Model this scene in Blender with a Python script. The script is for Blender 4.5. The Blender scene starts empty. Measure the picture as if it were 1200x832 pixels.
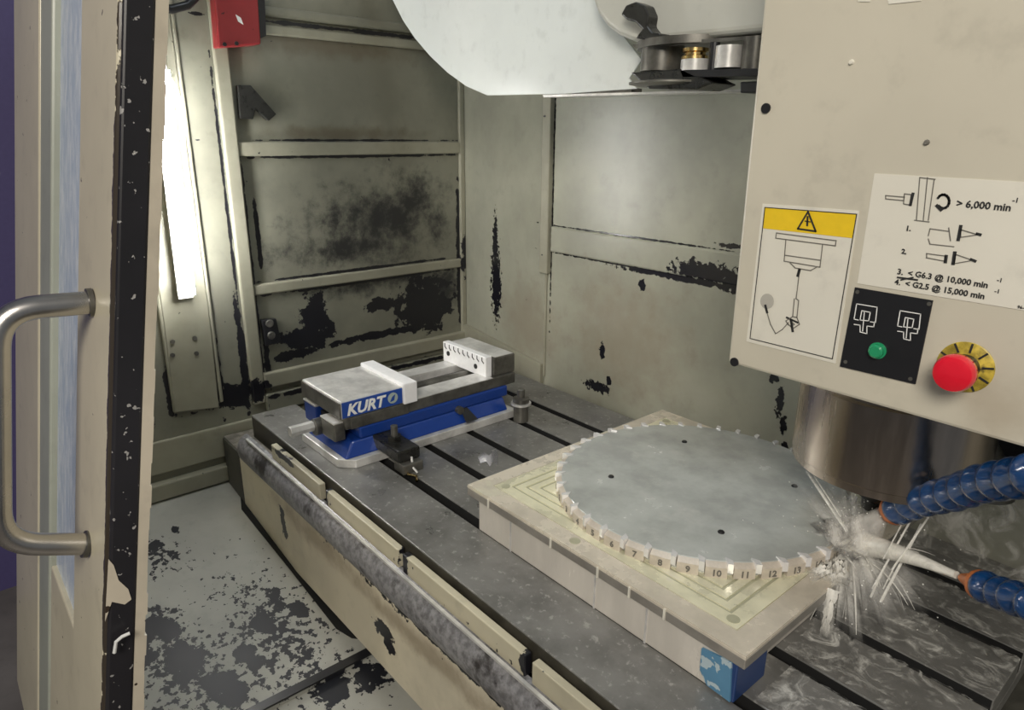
import bpy, bmesh, math, random
from math import sin, cos, pi, radians, sqrt
from mathutils import Vector, Matrix
random.seed(7)
S = bpy.context.scene
COL = S.collection

# ------------------------------------------------------------------ camera
CAM_Z = 0.70
FPX = 807.12                       # focal length in pixels of the 1200 px wide frame
yaw, pitch, roll = 2.43259237, 0.30920007, 0.00877141
_d = Vector((cos(yaw)*cos(pitch), sin(yaw)*cos(pitch), -sin(pitch)))
_r = _d.cross(Vector((0, 0, 1))).normalized()
_u = _r.cross(_d)
RIGHT = cos(roll)*_r + sin(roll)*_u
UP = -sin(roll)*_r + cos(roll)*_u
CPOS = Vector((0, 0, CAM_Z))
cd = bpy.data.cameras.new('camera')
cam = bpy.data.objects.new('camera', cd)
COL.objects.link(cam)
cd.sensor_width = 36.0
cd.lens = FPX/1200*36.0
cd.clip_start = 0.01
m = Matrix((RIGHT, UP, -_d)).transposed().to_4x4()
m.translation = CPOS
cam.matrix_world = m
S.camera = cam

# ------------------------------------------------------------------ world, lights, exposure
w = bpy.data.worlds.new('workshop_air'); S.world = w; w.use_nodes = True
w.node_tree.nodes['Background'].inputs[0].default_value = (0.80, 0.86, 0.92, 1)
w.node_tree.nodes['Background'].inputs[1].default_value = 0.15
S.view_settings.view_transform = 'Standard'
S.view_settings.look = 'None'
S.view_settings.exposure = 0.0
S.view_settings.gamma = 1.0
S.view_settings.use_curve_mapping = False

def area(name, loc, target, size, power, color, sy=None):
    L = bpy.data.lights.new(name, 'AREA'); L.energy = power; L.color = color
    L.shape = 'RECTANGLE'; L.size = size; L.size_y = sy or size
    o = bpy.data.objects.new(name, L); COL.objects.link(o)
    o.location = loc
    o.rotation_euler = (Vector(target)-Vector(loc)).to_track_quat('-Z', 'Y').to_euler()
    return o
area('ceiling_lamp', (-0.75, 0.75, 2.3), (-0.85, 0.95, 0), 0.6, 8, (0.86, 0.94, 1.0), 0.3)
area('workshop_lamp', (0.9, -1.3, 1.9), (-0.4, 0.9, 0.4), 1.0, 64, (1.0, 0.93, 0.82))

# ------------------------------------------------------------------ pixel ray helpers (meet a real plane at its real distance)
def ray(u, v):
    return RIGHT*((u-600)/FPX) + UP*((416-v)/FPX) + _d
def hit(u, v, ax, val):
    d = ray(u, v); t = (val-CPOS[ax])/d[ax]
    return CPOS + d*t
def fhit(u, v):                    # meets the sloping chip floor
    d = ray(u, v); return CPOS + d*(-1.21725/(d.z+.13*d.x))
def hx(u, v, x): return hit(u, v, 0, x)
def hy(u, v, y): return hit(u, v, 1, y)
def hz(u, v, z): return hit(u, v, 2, z)

# ------------------------------------------------------------------ materials
def _nt(name):
    mt = bpy.data.materials.new(name); mt.use_nodes = True
    nt = mt.node_tree; return mt, nt, nt.nodes['Principled BSDF']
def N(nt, t, **k):
    n = nt.nodes.new(t)
    for a, b in k.items(): setattr(n, a, b)
    return n
def link(nt, a, b): nt.links.new(a, b)
def val(nt, op, a, b=None, c=None, clamp=False):
    n = N(nt, 'ShaderNodeMath', operation=op); n.use_clamp = clamp
    for i, x in enumerate((a, b, c)):
        if x is None: continue
        if isinstance(x, (int, float)): n.inputs[i].default_value = x
        else: link(nt, x, n.inputs[i])
    return n.outputs[0]
def noise(nt, co, scale, detail=4, rough=.55, dist=0.0):
    n = N(nt, 'ShaderNodeTexNoise'); n.inputs['Scale'].default_value = scale
    n.inputs['Detail'].default_value = detail; n.inputs['Roughness'].default_value = rough
    n.inputs['Distortion'].default_value = dist
    link(nt, co, n.inputs['Vector']); return n.outputs['Fac']
def mixc(nt, f, a, b):
    n = N(nt, 'ShaderNodeMix', data_type='RGBA')
    if isinstance(f, (int, float)): n.inputs['Factor'].default_value = f
    else: link(nt, f, n.inputs['Factor'])
    for s, x in ((6, a), (7, b)):
        if isinstance(x, (tuple, list)): n.inputs[s].default_value = (*x[:3], 1)
        else: link(nt, x, n.inputs[s])
    return n.outputs[2]
def step(nt, x, lo, hi):
    n = N(nt, 'ShaderNodeMapRange', interpolation_type='SMOOTHSTEP')
    link(nt, x, n.inputs[0]); n.inputs[1].default_value = lo; n.inputs[2].default_value = hi
    return n.outputs[0]
def blob(nt, co, c, r):
    a = N(nt, 'ShaderNodeVectorMath', operation='SUBTRACT'); link(nt, co, a.inputs[0]); a.inputs[1].default_value = c
    b = N(nt, 'ShaderNodeVectorMath', operation='DIVIDE'); link(nt, a.outputs[0], b.inputs[0]); b.inputs[1].default_value = r
    l = N(nt, 'ShaderNodeVectorMath', operation='LENGTH'); link(nt, b.outputs[0], l.inputs[0])
    return val(nt, 'SUBTRACT', 1.0, l.outputs['Value'])
def blobs(nt, co, lst):
    out = None
    for c, r in lst:
        b = blob(nt, co, c, r)
        out = b if out is None else val(nt, 'MAXIMUM', out, b)
    return out
def coords(nt, name='Object'):
    return N(nt, 'ShaderNodeTexCoord').outputs[name]
def bump(nt, bs, h, strength=.3, dist=.002):
    b = N(nt, 'ShaderNodeBump'); b.inputs['Strength'].default_value = strength
    b.inputs['Distance'].default_value = dist
    link(nt, h, b.inputs['Height']); link(nt, b.outputs[0], bs.inputs['Normal'])

def paint(name, base, dark=(.012, .012, .016), chips=(), soot=(), stains=(), speck=None, speck_scale=45, chip_scale=30,
          chip_amp=2.0, rough=.45, var=.18, stain_col=(.10, .075, .045), flecks=()):
    """painted sheet steel; chips = peeled patches with ragged edges, soot = soft smudges, stains = rust"""
    mt, nt, bs = _nt(name); co = coords(nt)
    n1 = noise(nt, co, 3.0, 5, .6); n2 = noise(nt, co, 22, 6, .6)
    lo = tuple(b*(1-var) for b in base); hi = tuple(min(1, b*(1+var)) for b in base)
    c = mixc(nt, step(nt, n1, .3, .7), lo, hi)
    c = mixc(nt, val(nt, 'MULTIPLY', step(nt, n2, .52, .75), .25), c, tuple(b*.55 for b in base))
    if stains:
        s = val(nt, 'ADD', blobs(nt, co, stains), val(nt, 'MULTIPLY', val(nt, 'SUBTRACT', n2, .5), 1.2))
        c = mixc(nt, val(nt, 'MULTIPLY', step(nt, s, .05, .9), .6), c, stain_col)
    if soot:
        s = val(nt, 'ADD', blobs(nt, co, soot), val(nt, 'MULTIPLY', val(nt, 'SUBTRACT', noise(nt, co, 14, 8, .72), .5), 2.6))
        c = mixc(nt, val(nt, 'MULTIPLY', step(nt, s, .05, 1.0), .93), c, dark)
    r = rough
    ch = None
    if chips:
        nn = noise(nt, co, chip_scale, 7, .62)
        s = val(nt, 'ADD', blobs(nt, co, chips), val(nt, 'MULTIPLY', val(nt, 'SUBTRACT', nn, .5), chip_amp))
        ch = step(nt, s, .26, .30)
    if flecks:
        fn = noise(nt, co, 62, 4, .6)
        fs = step(nt, val(nt, 'ADD', val(nt, 'MULTIPLY', blobs(nt, co, flecks), .20), fn), .645, .66)
        ch = fs if ch is None else val(nt, 'MAXIMUM', ch, fs)
    if speck is not None:
        sp = step(nt, noise(nt, co, speck_scale, 3, .5), speck, speck+.012)
        ch = sp if ch is None else val(nt, 'MAXIMUM', ch, sp)
    if ch is not None:
        c = mixc(nt, ch, c, dark)
        bump(nt, bs, val(nt, 'SUBTRACT', 1.0, ch), .5, .001)
        rr = val(nt, 'MULTIPLY_ADD', ch, -.12, rough); link(nt, rr, bs.inputs['Roughness'])
    else:
        bs.inputs['Roughness'].default_value = rough
        bump(nt, bs, n2, .12, .001)
    link(nt, c, bs.inputs['Base Color'])
    return mt

def metal(name, base, rough=.35, met=.8, scale=18, var=.35, patch=None, patch_col=None, anis=None, bumpy=.15):
    mt, nt, bs = _nt(name); co = coords(nt)
    if anis:
        mp = N(nt, 'ShaderNodeMapping'); link(nt, co, mp.inputs[0]); mp.inputs['Scale'].default_value = anis; cc = mp.outputs[0]
    else: cc = co
    n1 = noise(nt, cc, scale, 8, .62)
    lo = tuple(b*(1-var) for b in base); hi = tuple(min(1, b*(1+var)) for b in base)
    c = mixc(nt, step(nt, n1, .32, .68), lo, hi)
    if patch is not None:
        pn = noise(nt, co, patch, 6, .65)
        c = mixc(nt, step(nt, pn, .55, .68), c, patch_col)
    link(nt, c, bs.inputs['Base Color'])
    bs.inputs['Metallic'].default_value = met
    link(nt, val(nt, 'MULTIPLY_ADD', n1, .35, rough-.17), bs.inputs['Roughness'])
    bump(nt, bs, n1, bumpy, .001)
    return mt
def flat(name, base, rough=.5, met=0.0, emit=None, strength=0, alpha=None, trans=0, coat=0):
    mt, nt, bs = _nt(name)
    co = coords(nt); n1 = noise(nt, co, 60, 3)
    link(nt, mixc(nt, n1, tuple(b*.88 for b in base), tuple(min(1, b*1.12) for b in base)), bs.inputs['Base Color'])
    bs.inputs['Roughness'].default_value = rough; bs.inputs['Metallic'].default_value = met
    bs.inputs['Transmission Weight'].default_value = trans
    bs.inputs['Coat Weight'].default_value = coat
    if emit: bs.inputs['Emission Color'].default_value = (*emit, 1); bs.inputs['Emission Strength'].default_value = strength
    return mt

# ------------------------------------------------------------------ mesh builder
class MB:
    def __init__(s): s.v = []; s.f = []
    def add(s, vs, fs):
        k = len(s.v); s.v += [Vector(p) for p in vs]; s.f += [tuple(k+i for i in f) for f in fs]; return s
    def box(s, x0, x1, y0, y1, z0, z1):
        vs = [(x, y, z) for z in (z0, z1) for y in (y0, y1) for x in (x0, x1)]
        return s.add(vs, [(0, 2, 3, 1), (4, 5, 7, 6), (0, 1, 5, 4), (2, 6, 7, 3), (0, 4, 6, 2), (1, 3, 7, 5)])
    def hexa(s, a, b):      # two matching polygons (lists of points)
        n = len(a)
        return s.add(list(a)+list(b), [tuple(range(n))[::-1], tuple(range(n, 2*n))] +
                     [(i, (i+1) % n, n+(i+1) % n, n+i) for i in range(n)])
    def prism(s, poly, d):  # extrude polygon of 3-D points by vector d
        d = Vector(d); return s.hexa([Vector(p) for p in poly], [Vector(p)+d for p in poly])
    def cyl(s, p0, p1, r0, r1=None, n=24, cap=True):
        p0, p1 = Vector(p0), Vector(p1); r1 = r0 if r1 is None else r1
        return s.tube([p0, p1], [r0, r1], n, cap)
    def tube(s, pts, rad, n=10, cap=True):
        pts = [Vector(p) for p in pts]; R = rad if isinstance(rad, (list, tuple)) else [rad]*len(pts)
        k = len(s.v); prev = None
        for i, p in enumerate(pts):
            t = (pts[min(i+1, len(pts)-1)]-pts[max(i-1, 0)]).normalized()
            if prev is None:
                a = t.cross(Vector((0, 0, 1)));  a = a if a.length > .1 else t.cross(Vector((1, 0, 0))); a.normalize()
            else: a = (prev-t*prev.dot(t)).normalized()
            prev = a; b = t.cross(a)
            for j in range(n):
                q = 2*pi*j/n; s.v.append(p+(a*cos(q)+b*sin(q))*R[i])
        for i in range(len(pts)-1):
            for j in range(n):
                s.f.append((k+i*n+j, k+i*n+(j+1) % n, k+(i+1)*n+(j+1) % n, k+(i+1)*n+j))
        if cap:
            s.f.append(tuple(k+j for j in range(n))[::-1]); s.f.append(tuple(k+(len(pts)-1)*n+j for j in range(n)))
        return s
    def lathe(s, c, axis, prof, n=48):  # prof = [(radius, height along axis)]
        c = Vector(c); axis = Vector(axis).normalized()
        a = axis.cross(Vector((0, 0, 1))); a = a if a.length > .1 else Vector((1, 0, 0)); a.normalize(); b = axis.cross(a)
        k = len(s.v)
        for r, h in prof:
            for j in range(n):
                q = 2*pi*j/n; s.v.append(c+axis*h+(a*cos(q)+b*sin(q))*max(r, 1e-5))
        for i in range(len(prof)-1):
            for j in range(n):
                s.f.append((k+i*n+j, k+i*n+(j+1) % n, k+(i+1)*n+(j+1) % n, k+(i+1)*n+j))
        s.f.append(tuple(k+j for j in range(n))[::-1]); s.f.append(tuple(k+(len(prof)-1)*n+j for j in range(n)))
        return s
    def strip(s, pts, w, nrm, th=.0006):   # flat drawn line on a plate
        nrm = Vector(nrm)
        for p, q in zip(pts[:-1], pts[1:]):
            p, q = Vector(p), Vector(q); t = (q-p)
            if t.length < 1e-6: continue
            t.normalize(); sd = t.cross(nrm).normalized()*w/2; e = t*w*.4
            s.prism([p-sd-e, q-sd+e, q+sd+e, p+sd-e], nrm*th)
        return s
    def build(s, name, mat, parent=None, smooth=False, bevel=0.0, label=None, seg=2):
        me = bpy.data.meshes.new(name)
        me.from_pydata([tuple(p) for p in s.v], [], s.f)
        bm = bmesh.new(); bm.from_mesh(me)
        bmesh.ops.recalc_face_normals(bm, faces=bm.faces); bm.to_mesh(me); bm.free()
        me.materials.append(mat)
        if smooth:
            for p in me.polygons: p.use_smooth = True
            try: me.set_sharp_from_angle(angle=radians(40))
            except Exception: pass
        o = bpy.data.objects.new(name, me); COL.objects.link(o)
        if parent is not None:
            o.parent = parent
            if parent.parent is None and parent.type == 'EMPTY': o.location = -Vector(parent.location)
        if bevel:
            b = o.modifiers.new('bevel', 'BEVEL'); b.width = bevel; b.segments = seg; b.limit_method = 'ANGLE'; b.angle_limit = radians(35)
        if label: o['label'] = label
        return o
def thickness(o, vals):
    a = o.data.attributes.new('thickness', 'FLOAT', 'POINT')
    a.data.foreach_set('value', vals)
def thing(name, loc, label, cat, group=None):
    o = bpy.data.objects.new(name, None); COL.objects.link(o); o.location = loc
    o.empty_display_size = .05; o['label'] = label; o['category'] = cat
    if group: o['group'] = group
    return o
def struct(name, mb, mat, label, cat, **k):
    o = mb.build(name, mat, **k); o['kind'] = 'structure'; o['label'] = label; o['category'] = cat; return o
def single(name, mb, mat, label, cat, kind=None, **k):
    """top-level one-mesh thing with its origin at its base centre"""
    xs = [p.x for p in mb.v]; ys = [p.y for p in mb.v]; zs = [p.z for p in mb.v]
    c = Vector(((min(xs)+max(xs))/2, (min(ys)+max(ys))/2, min(zs)))
    mb.v = [p-c for p in mb.v]
    o = mb.build(name, mat, **k); o.location = c; o['label'] = label; o['category'] = cat
    if kind: o['kind'] = kind
    return o
def text(name, body, size, origin, xdir, ydir, mat, parent, depth=.0006, shear=0, bold=0.0, align='LEFT'):
    cu = bpy.data.curves.new(name, 'FONT'); cu.body = body; cu.size = size; cu.extrude = depth/2; cu.shear = shear
    cu.offset = bold; cu.align_x = align; cu.resolution_u = 2
    t = bpy.data.objects.new('tmp', cu); COL.objects.link(t)
    dg = bpy.context.evaluated_depsgraph_get(); me = bpy.data.meshes.new_from_object(t.evaluated_get(dg))
    bpy.data.objects.remove(t)
    X = Vector(xdir).normalized(); Y = Vector(ydir).normalized(); Z = X.cross(Y)
    M = Matrix((X, Y, Z)).transposed().to_4x4(); M.translation = Vector(origin)
    me.transform(M); me.materials.clear(); me.materials.append(mat)
    o = bpy.data.objects.new(name, me); COL.objects.link(o)
    if parent is not None:
        o.parent = parent
        if parent.parent is None and parent.type == 'EMPTY': o.location = -Vector(parent.location)
    return o

# ------------------------------------------------------------------ shared materials
WX = -1.925     # left wall plane
WY = 1.33       # back wall plane
M = {}
WALLC = (.205, .202, .158)
M['wall_left'] = paint('old_cream_paint_left', WALLC,
    chips=[((WX, 1.255, .15), (.2, .15, .13)), ((WX, .83, .115), (.2, .12, .055)), ((WX, .86, .16), (.2, .06, .10)), ((WX, .78, .065), (.2, .10, .022)),
           ((WX, 1.10, .075), (.2, .30, .018)), ((WX, 1.09, .17), (.2, .09, .03)), ((WX, .635, .10), (.2, .014, .26)), ((WX, .60, -.02), (.2, .085, .05)),
           ((WX, .36, -.055), (.2, .035, .035)), ((WX, .43, .03), (.2, .012, .10)), ((WX, .565, .06), (.2, .010, .17)),
           ((WX, 1.05, .636), (.2, .45, .006)), ((WX, 1.05, .681), (.2, .5, .004)), ((WX, 1.05, .257), (.2, .45, .008)), ((WX, 1.05, .297), (.2, .45, .006)), ((WX, 1.0, .978), (.2, .5, .007)), ((WX, .64, .5), (.2, .006, .5)), ((WX, .689, .3), (.2, .006, .5)), ((WX, 1.405, .30), (.2, .014, .34)), ((WX, .715, .42), (.2, .009, .12)), ((WX, .705, .08), (.2, .012, .12)), ((WX, 1.0, -.045), (.2, .6, .012))],
    soot=[((WX, 1.12, .44), (.4, .38, .17)), ((WX, 1.22, .50), (.4, .16, .12)), ((WX, 1.0, .37), (.4, .35, .08)), ((WX, 1.1, .25), (.4, .4, .05)), ((WX, 1.35, .2), (.4, .1, .12))],
    stains=[((WX, 1.0, .70), (.3, .4, .03)), ((WX, 1.0, .0), (.3, .5, .04)), ((WX, .95, .93), (.3, .5, .05))],
    speck=.745, speck_scale=38, rough=.42)
M['wall_back'] = paint('old_cream_paint_back', (.33, .33, .265),
    chips=[((-1.70, WY+.05, .24), (.045, .3, .17)), ((-1.705, WY+.05, .36), (.022, .3, .14)), ((-1.385, WY, .55), (.004, .2, .5)), ((-1.1, WY, .464), (.4, .2, .003)), ((-1.1, WY, .390), (.4, .2, .004)), ((-1.19, WY, .045), (.06, .2, .022)), ((-1.15, WY, .075), (.012, .2, .02)),
           ((-.88, WY, .41), (.13, .2, .032)), ((-.95, WY, .385), (.28, .2, .010)), ((-.80, WY, .40), (.06, .2, .04)), ((-1.06, WY, .35), (.014, .2, .02)),
           ((-.67, WY, .16), (.012, .2, .05)), ((-.655, WY, .11), (.010, .2, .03)), ((-.69, WY, .21), (.014, .2, .015)), ((-.645, WY, .06), (.012, .2, .02)), ((-1.18, WY, .15), (.012, .2, .04)), ((-.79, WY, .475), (.1, .2, .008))],
    stains=[((-1.1, WY, .2), (.3, .3, .25)), ((-1.5, WY, .15), (.25, .3, .2))],
    speck=.765, speck_scale=34, chip_scale=75, chip_amp=2.0, rough=.30, stain_col=(.27, .23, .17))
M['rib'] = paint('cream_rib_paint', (.29, .28, .215), speck=.74, speck_scale=55, rough=.42,
    chips=[((WX, 1.43, .3), (.2, .03, .1)), ((WX, .66, -.02), (.1, .06, .05))])
FB = [(185, 735, .075, .055), (215, 775, .09, .06), (165, 770, .05, .05), (255, 800, .05, .05), (292, 770, .075, .028), (308, 728, .06, .030), (322, 700, .045, .026),
      (350, 715, .035, .03), (275, 815, .05, .04), (425, 700, .10, .020), (455, 728, .05, .02), (390, 800, .05, .05), (430, 790, .05, .05), (180, 640, .03, .03), (205, 620, .02, .012)]
M['floor'] = paint('peeling_floor_paint', (.40, .40, .36), dark=(.012, .013, .018),
    chips=[(tuple(fhit(u, v)), (rx, ry, .5)) for u, v, rx, ry in FB],
    speck=.74, speck_scale=46, chip_scale=34, chip_amp=2.6, rough=.6, var=.14,
    flecks=[(tuple(fhit(330, 750)), (.32, .16, .6)), (tuple(fhit(220, 790)), (.26, .13, .6)), (tuple(fhit(185, 655)), (.10, .08, .5)), (tuple(fhit(420, 700)), (.3, .06, .5))])
M['apron'] = paint('cream_apron_paint', (.66, .60, .46),
    chips=[((-1.50, .55, -.21), (.022, .2, .05)), ((-1.49, .55, -.24), (.016, .2, .03)), ((-1.02, .55, -.235), (.05, .2, .03)), ((-1.0, .55, -.26), (.03, .2, .02)), ((-.8, .55, -.14), (.4, .2, .012)), ((-.62, .55, -.2), (.012, .2, .06))],
    flecks=[((-.95, .55, -.14), (.5, .4, .02))], stains=[((-1.3, .55, -.17), (.35, .3, .05)), ((-.9, .55, -.18), (.5, .3, .04))], speck=.76, speck_scale=110, chip_scale=60, rough=.45, stain_col=(.2, .14, .08))
M['strip'] = paint('worn_cream_strip', (.50, .46, .34), speck=.70, speck_scale=60, chips=[((-1.24, .546, -.03), (.02, .1, .04)), ((-.6, .546, -.03), (.02, .1, .04)), ((-.93, .546, -.03), (.025, .1, .04)), ((-1.45, .546, -.02), (.1, .1, .012))])
M['door'] = paint('door_cream_paint', (.70, .64, .48), speck=.735, speck_scale=50, rough=.28, var=.08,
    chips=[((-.885, .16, .3), (.012, .3, .9))], dark=(.05, .04, .03), chip_amp=1.6)
M['door_lip'] = paint('worn_door_lip_paint', (.56, .50, .40), speck=.69, speck_scale=34, rough=.4, dark=(.05, .035, .025))
M['door_grey'] = paint('door_stile_paint', (.40, .42, .36), rough=.35, var=.08)  # stile, greyer than the cream of the door
M['seal'] = paint('black_rubber_with_flakes', (.018, .017, .020), dark=(.35, .34, .33), speck=.655, speck_scale=95, rough=.35, var=.3)
M['cover'] = paint('beige_cover_paint', (.60, .56, .46), rough=.38, var=.05, speck=.83, speck_scale=30, dark=(.15, .12, .09),
    stains=[((-.17, .8, .44), (.06, .1, .05))], stain_col=(.42, .36, .27))
M['shield'] = paint('white_shield_plastic', (.70, .74, .73), rough=.25, var=.06, speck=.80, speck_scale=28, dark=(.25, .28, .27))
M['drum'] = paint('cream_drum', (.52, .52, .47), rough=.3, var=.06)
M['table'] = metal('wet_cast_iron', (.22, .216, .205), rough=.32, met=.30, scale=11, var=.22, patch=70, patch_col=(.40, .39, .37), bumpy=.3)
M['table_side'] = metal('oily_dark_side', (.055, .050, .038), rough=.5, met=.2, scale=20, var=.3)
M['rail'] = metal('worn_rail_rubber', (.26, .255, .265), rough=.38, met=.3, scale=80, var=.38, patch=12, patch_col=(.05, .045, .045), bumpy=.5)
M['cast_dark'] = metal('dark_cast_end', (.085, .082, .07), rough=.55, met=.2, scale=12)
M['cast_top'] = metal('dusty_steel_top', (.26, .24, .21), rough=.45, met=.3, scale=40, var=.4)
M['steel'] = metal('ground_steel', (.66, .65, .63), rough=.34, met=.35, scale=22, var=.2)
M['steel_dark'] = metal('oily_steel', (.14, .135, .12), rough=.36, met=.55, scale=20, var=.35)
M['steel_brown'] = metal('brown_spindle_steel', (.50, .43, .37), rough=.24, met=1.0, scale=14, var=.3, anis=(1, 1, .12), bumpy=.02)
M['plate_bright'] = flat('bright_jaw_plate', (.92, .91, .93), .25, .0)
M['chrome'] = metal('brushed_stainless', (.56, .54, .52), rough=.28, met=1.0, scale=8, var=.1, bumpy=.05)
M['blue'] = flat('vise_blue_paint', (.010, .045, .25), .28, 0, coat=.4)
M['blue_plate'] = flat('nameplate_blue', (.018, .07, .34), .35)
M['hose_blue'] = flat('blue_hose_plastic', (.006, .055, .19), .16, 0, coat=.6)
M['orange'] = flat('orange_nozzle_plastic', (.75, .22, .06), .35)
M['black'] = flat('black_plastic', (.014, .014, .016), .35)
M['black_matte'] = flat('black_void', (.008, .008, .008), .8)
M['grease'] = metal('black_grease', (.02, .02, .018), rough=.3, met=.1, scale=60, bumpy=.8)
M['white_ink'] = flat('white_ink', (.88, .88, .86), .5)
M['white_label'] = paint('aged_white_label', (.76, .73, .64), rough=.4, var=.04, speck=.82, speck_scale=40, dark=(.3, .27, .22))
M['yellow'] = flat('warning_yellow', (.85, .58, .02), .4)
M['ink'] = flat('black_ink', (.02, .02, .02), .6)
M['label_grey'] = flat('dull_grey_emblem', (.38, .45, .42), .5)
M['ink_grey'] = flat('faded_ink', (.16, .15, .13), .6)
M['red_box'] = paint('worn_red_paint', (.27, .025, .028), dark=(.05, .01, .01), speck=.70, speck_scale=70, rough=.4)
M['red'] = flat('mushroom_red', (.75, .01, .03), .22, coat=.5)
M['green'] = flat('green_button', (.02, .30, .13), .2, coat=.5)
M['tarnish'] = metal('oily_yellow_ring', (.48, .36, .05), rough=.35, met=.1, scale=60, var=.5, patch=35, patch_col=(.05, .04, .02))
M['gold'] = metal('brass_ring', (.62, .45, .20), rough=.22, met=1, scale=10, var=.1)
M['pallet'] = metal('coolant_washed_aluminium', (.76, .73, .54), rough=.28, met=.12, scale=14, var=.16, patch=7, patch_col=(.72, .68, .60))
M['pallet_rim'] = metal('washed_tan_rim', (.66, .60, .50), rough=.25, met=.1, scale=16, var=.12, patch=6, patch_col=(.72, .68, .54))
M['plate_side'] = metal('dark_plate_side', (.30, .28, .25), rough=.4, met=.3, scale=12, var=.2)  # sides darker grey-brown than the plate top
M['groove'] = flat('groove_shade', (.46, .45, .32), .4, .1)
M['riser'] = metal('milky_riser_block', (.64, .60, .54), rough=.25, met=.05, scale=8, var=.12, anis=(1, 1, .25))
M['disc'] = metal('wet_grey_disc', (.50, .52, .50), rough=.22, met=.15, scale=9, var=.16, patch=5, patch_col=(.62, .63, .60), bumpy=.06)
M['segment'] = metal('pinkish_machined_steel', (.66, .59, .50), rough=.45, met=.15, scale=30, var=.15)
M['tip'] = flat('bright_machined_edge', (.88, .87, .88), .2, .35)
M['tape'] = paint('mottled_blue_tape', (.10, .24, .38), dark=(.45, .55, .60), speck=.55, speck_scale=55, rough=.3)
M['navy'] = flat('navy_block', (.02, .05, .16), .35)
M['purple'] = flat('purple_panel', (.12, .10, .26), .5)
M['shop_floor'] = paint('workshop_floor', (.22, .20, .18), rough=.5)
M['lamp'] = flat('lamp_tube', (1, 1, 1), .3, emit=(1, .99, .97), strength=58)
M['cable_white'] = flat('pale_cable', (.72, .72, .70), .4)

def glass_mat():
    mt, nt, bs = _nt('fogged_door_glass'); co = coords(nt)
    mp = N(nt, 'ShaderNodeMapping'); link(nt, co, mp.inputs[0]); mp.inputs['Scale'].default_value = (1, 1, .25)
    n = noise(nt, mp.outputs[0], 60, 6, .7)
    link(nt, mixc(nt, step(nt, n, .35, .7), (.55, .66, .82), (.86, .93, 1.0)), bs.inputs['Base Color'])
    bs.inputs['Roughness'].default_value = .22
    bs.inputs['Transmission Weight'].default_value = .05
    bump(nt, bs, n, .4, .002)
    return mt
M['glass'] = glass_mat()

def water_mat(name, scale=30, dens=(.45, .62), stretch=(1, 1, 1), col=(.86, .84, .78), base_alpha=.12, top_alpha=.9, rough=.12, dens_attr=False):
    mt, nt, bs = _nt(name); co = coords(nt)
    mp = N(nt, 'ShaderNodeMapping'); link(nt, co, mp.inputs[0]); mp.inputs['Scale'].default_value = stretch
    n = noise(nt, mp.outputs[0], scale, 7, .65, 1.4)
    f = step(nt, n, *dens)
    al = val(nt, 'MULTIPLY_ADD', f, top_alpha-base_alpha, base_alpha)
    if dens_attr:       # per-vertex thickness of the water sheet
        at_ = N(nt, 'ShaderNodeAttribute'); at_.attribute_name = 'thickness'
        al = val(nt, 'MULTIPLY', al, at_.outputs['Fac'])
    link(nt, al, bs.inputs['Alpha'])
    bs.inputs['Base Color'].default_value = (*col, 1)
    bs.inputs['Roughness'].default_value = rough
    bump(nt, bs, n, .6, .003)
    return mt
M['film'] = water_mat('foaming_coolant_film', 22, (.47, .76), (1, 1.4, 1), (.88, .87, .82), .02, .85)
M['wall_film'] = water_mat('running_coolant_streaks', 17, (.42, .76), (1.2, 1, 1.3), (.80, .78, .72), .06, .75)
M['jet'] = water_mat('milky_coolant_jet', 30, (.3, .7), (1, 1, 1), (.95, .92, .84), .62, .95, .2)
M['spray'] = water_mat('coolant_spray', 18, (.30, .80), (1, 1, .6), (.99, .97, .92), .26, .95, .3, dens_attr=True)
M['stream'] = water_mat('coolant_stream', 20, (.30, .80), (1, 1, .6), (.98, .95, .89), .05, .55, .3)
M['pour'] = water_mat('pouring_coolant', 26, (.35, .60), (1.6, 1.6, .3), (.98, .96, .90), .35, 1.0, .2, dens_attr=True)
M['streak'] = water_mat('thin_coolant_streaks', 40, (.3, .7), (1, 1, 1), (.96, .94, .88), .30, .75, .25)
M['froth'] = water_mat('froth', 50, (.3, .65), (1, 1, 1), (.98, .95, .88), .04, .50, .25)
M['glint'] = flat('painted_glint', (.62, .62, .66), .12, .8)
M['drops'] = flat('milky_droplets', (.92, .90, .84), .15)

# ------------------------------------------------------------------ SETTING
# left wall with pressed ribs and posts
wl = struct('wall_left', MB().box(WX-.02, WX, .26, 1.43, -.6, 1.6), M['wall_left'], 'stained cream left enclosure wall behind the vise', 'wall')
def rib(y0, y1, z0, z1, th=.012, bev=.004, mat='rib'):
    return MB().box(WX-.002, WX+th, y0, y1, z0, z1).build('rib', M[mat], wl, bevel=bev)
rib(.647, .684, -.06, 1.6, .016)
rib(1.408, 1.428, .0, 1.6, .012)
rib(.684, 1.408, .945, .968); rib(.684, 1.408, .988, 1.012, .02, .006, 'wall_left')
rib(.684, 1.408, .640, .676); rib(.684, 1.408, .262, .292)
rib(.684, 1.42, -.016, .030, .02); rib(.684, 1.42, -.09, -.035, .02, .004, 'wall_left')
rib(.432, .444, -.03, 1.6, .010); rib(.556, .566, -.03, 1.6, .010)
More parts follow.
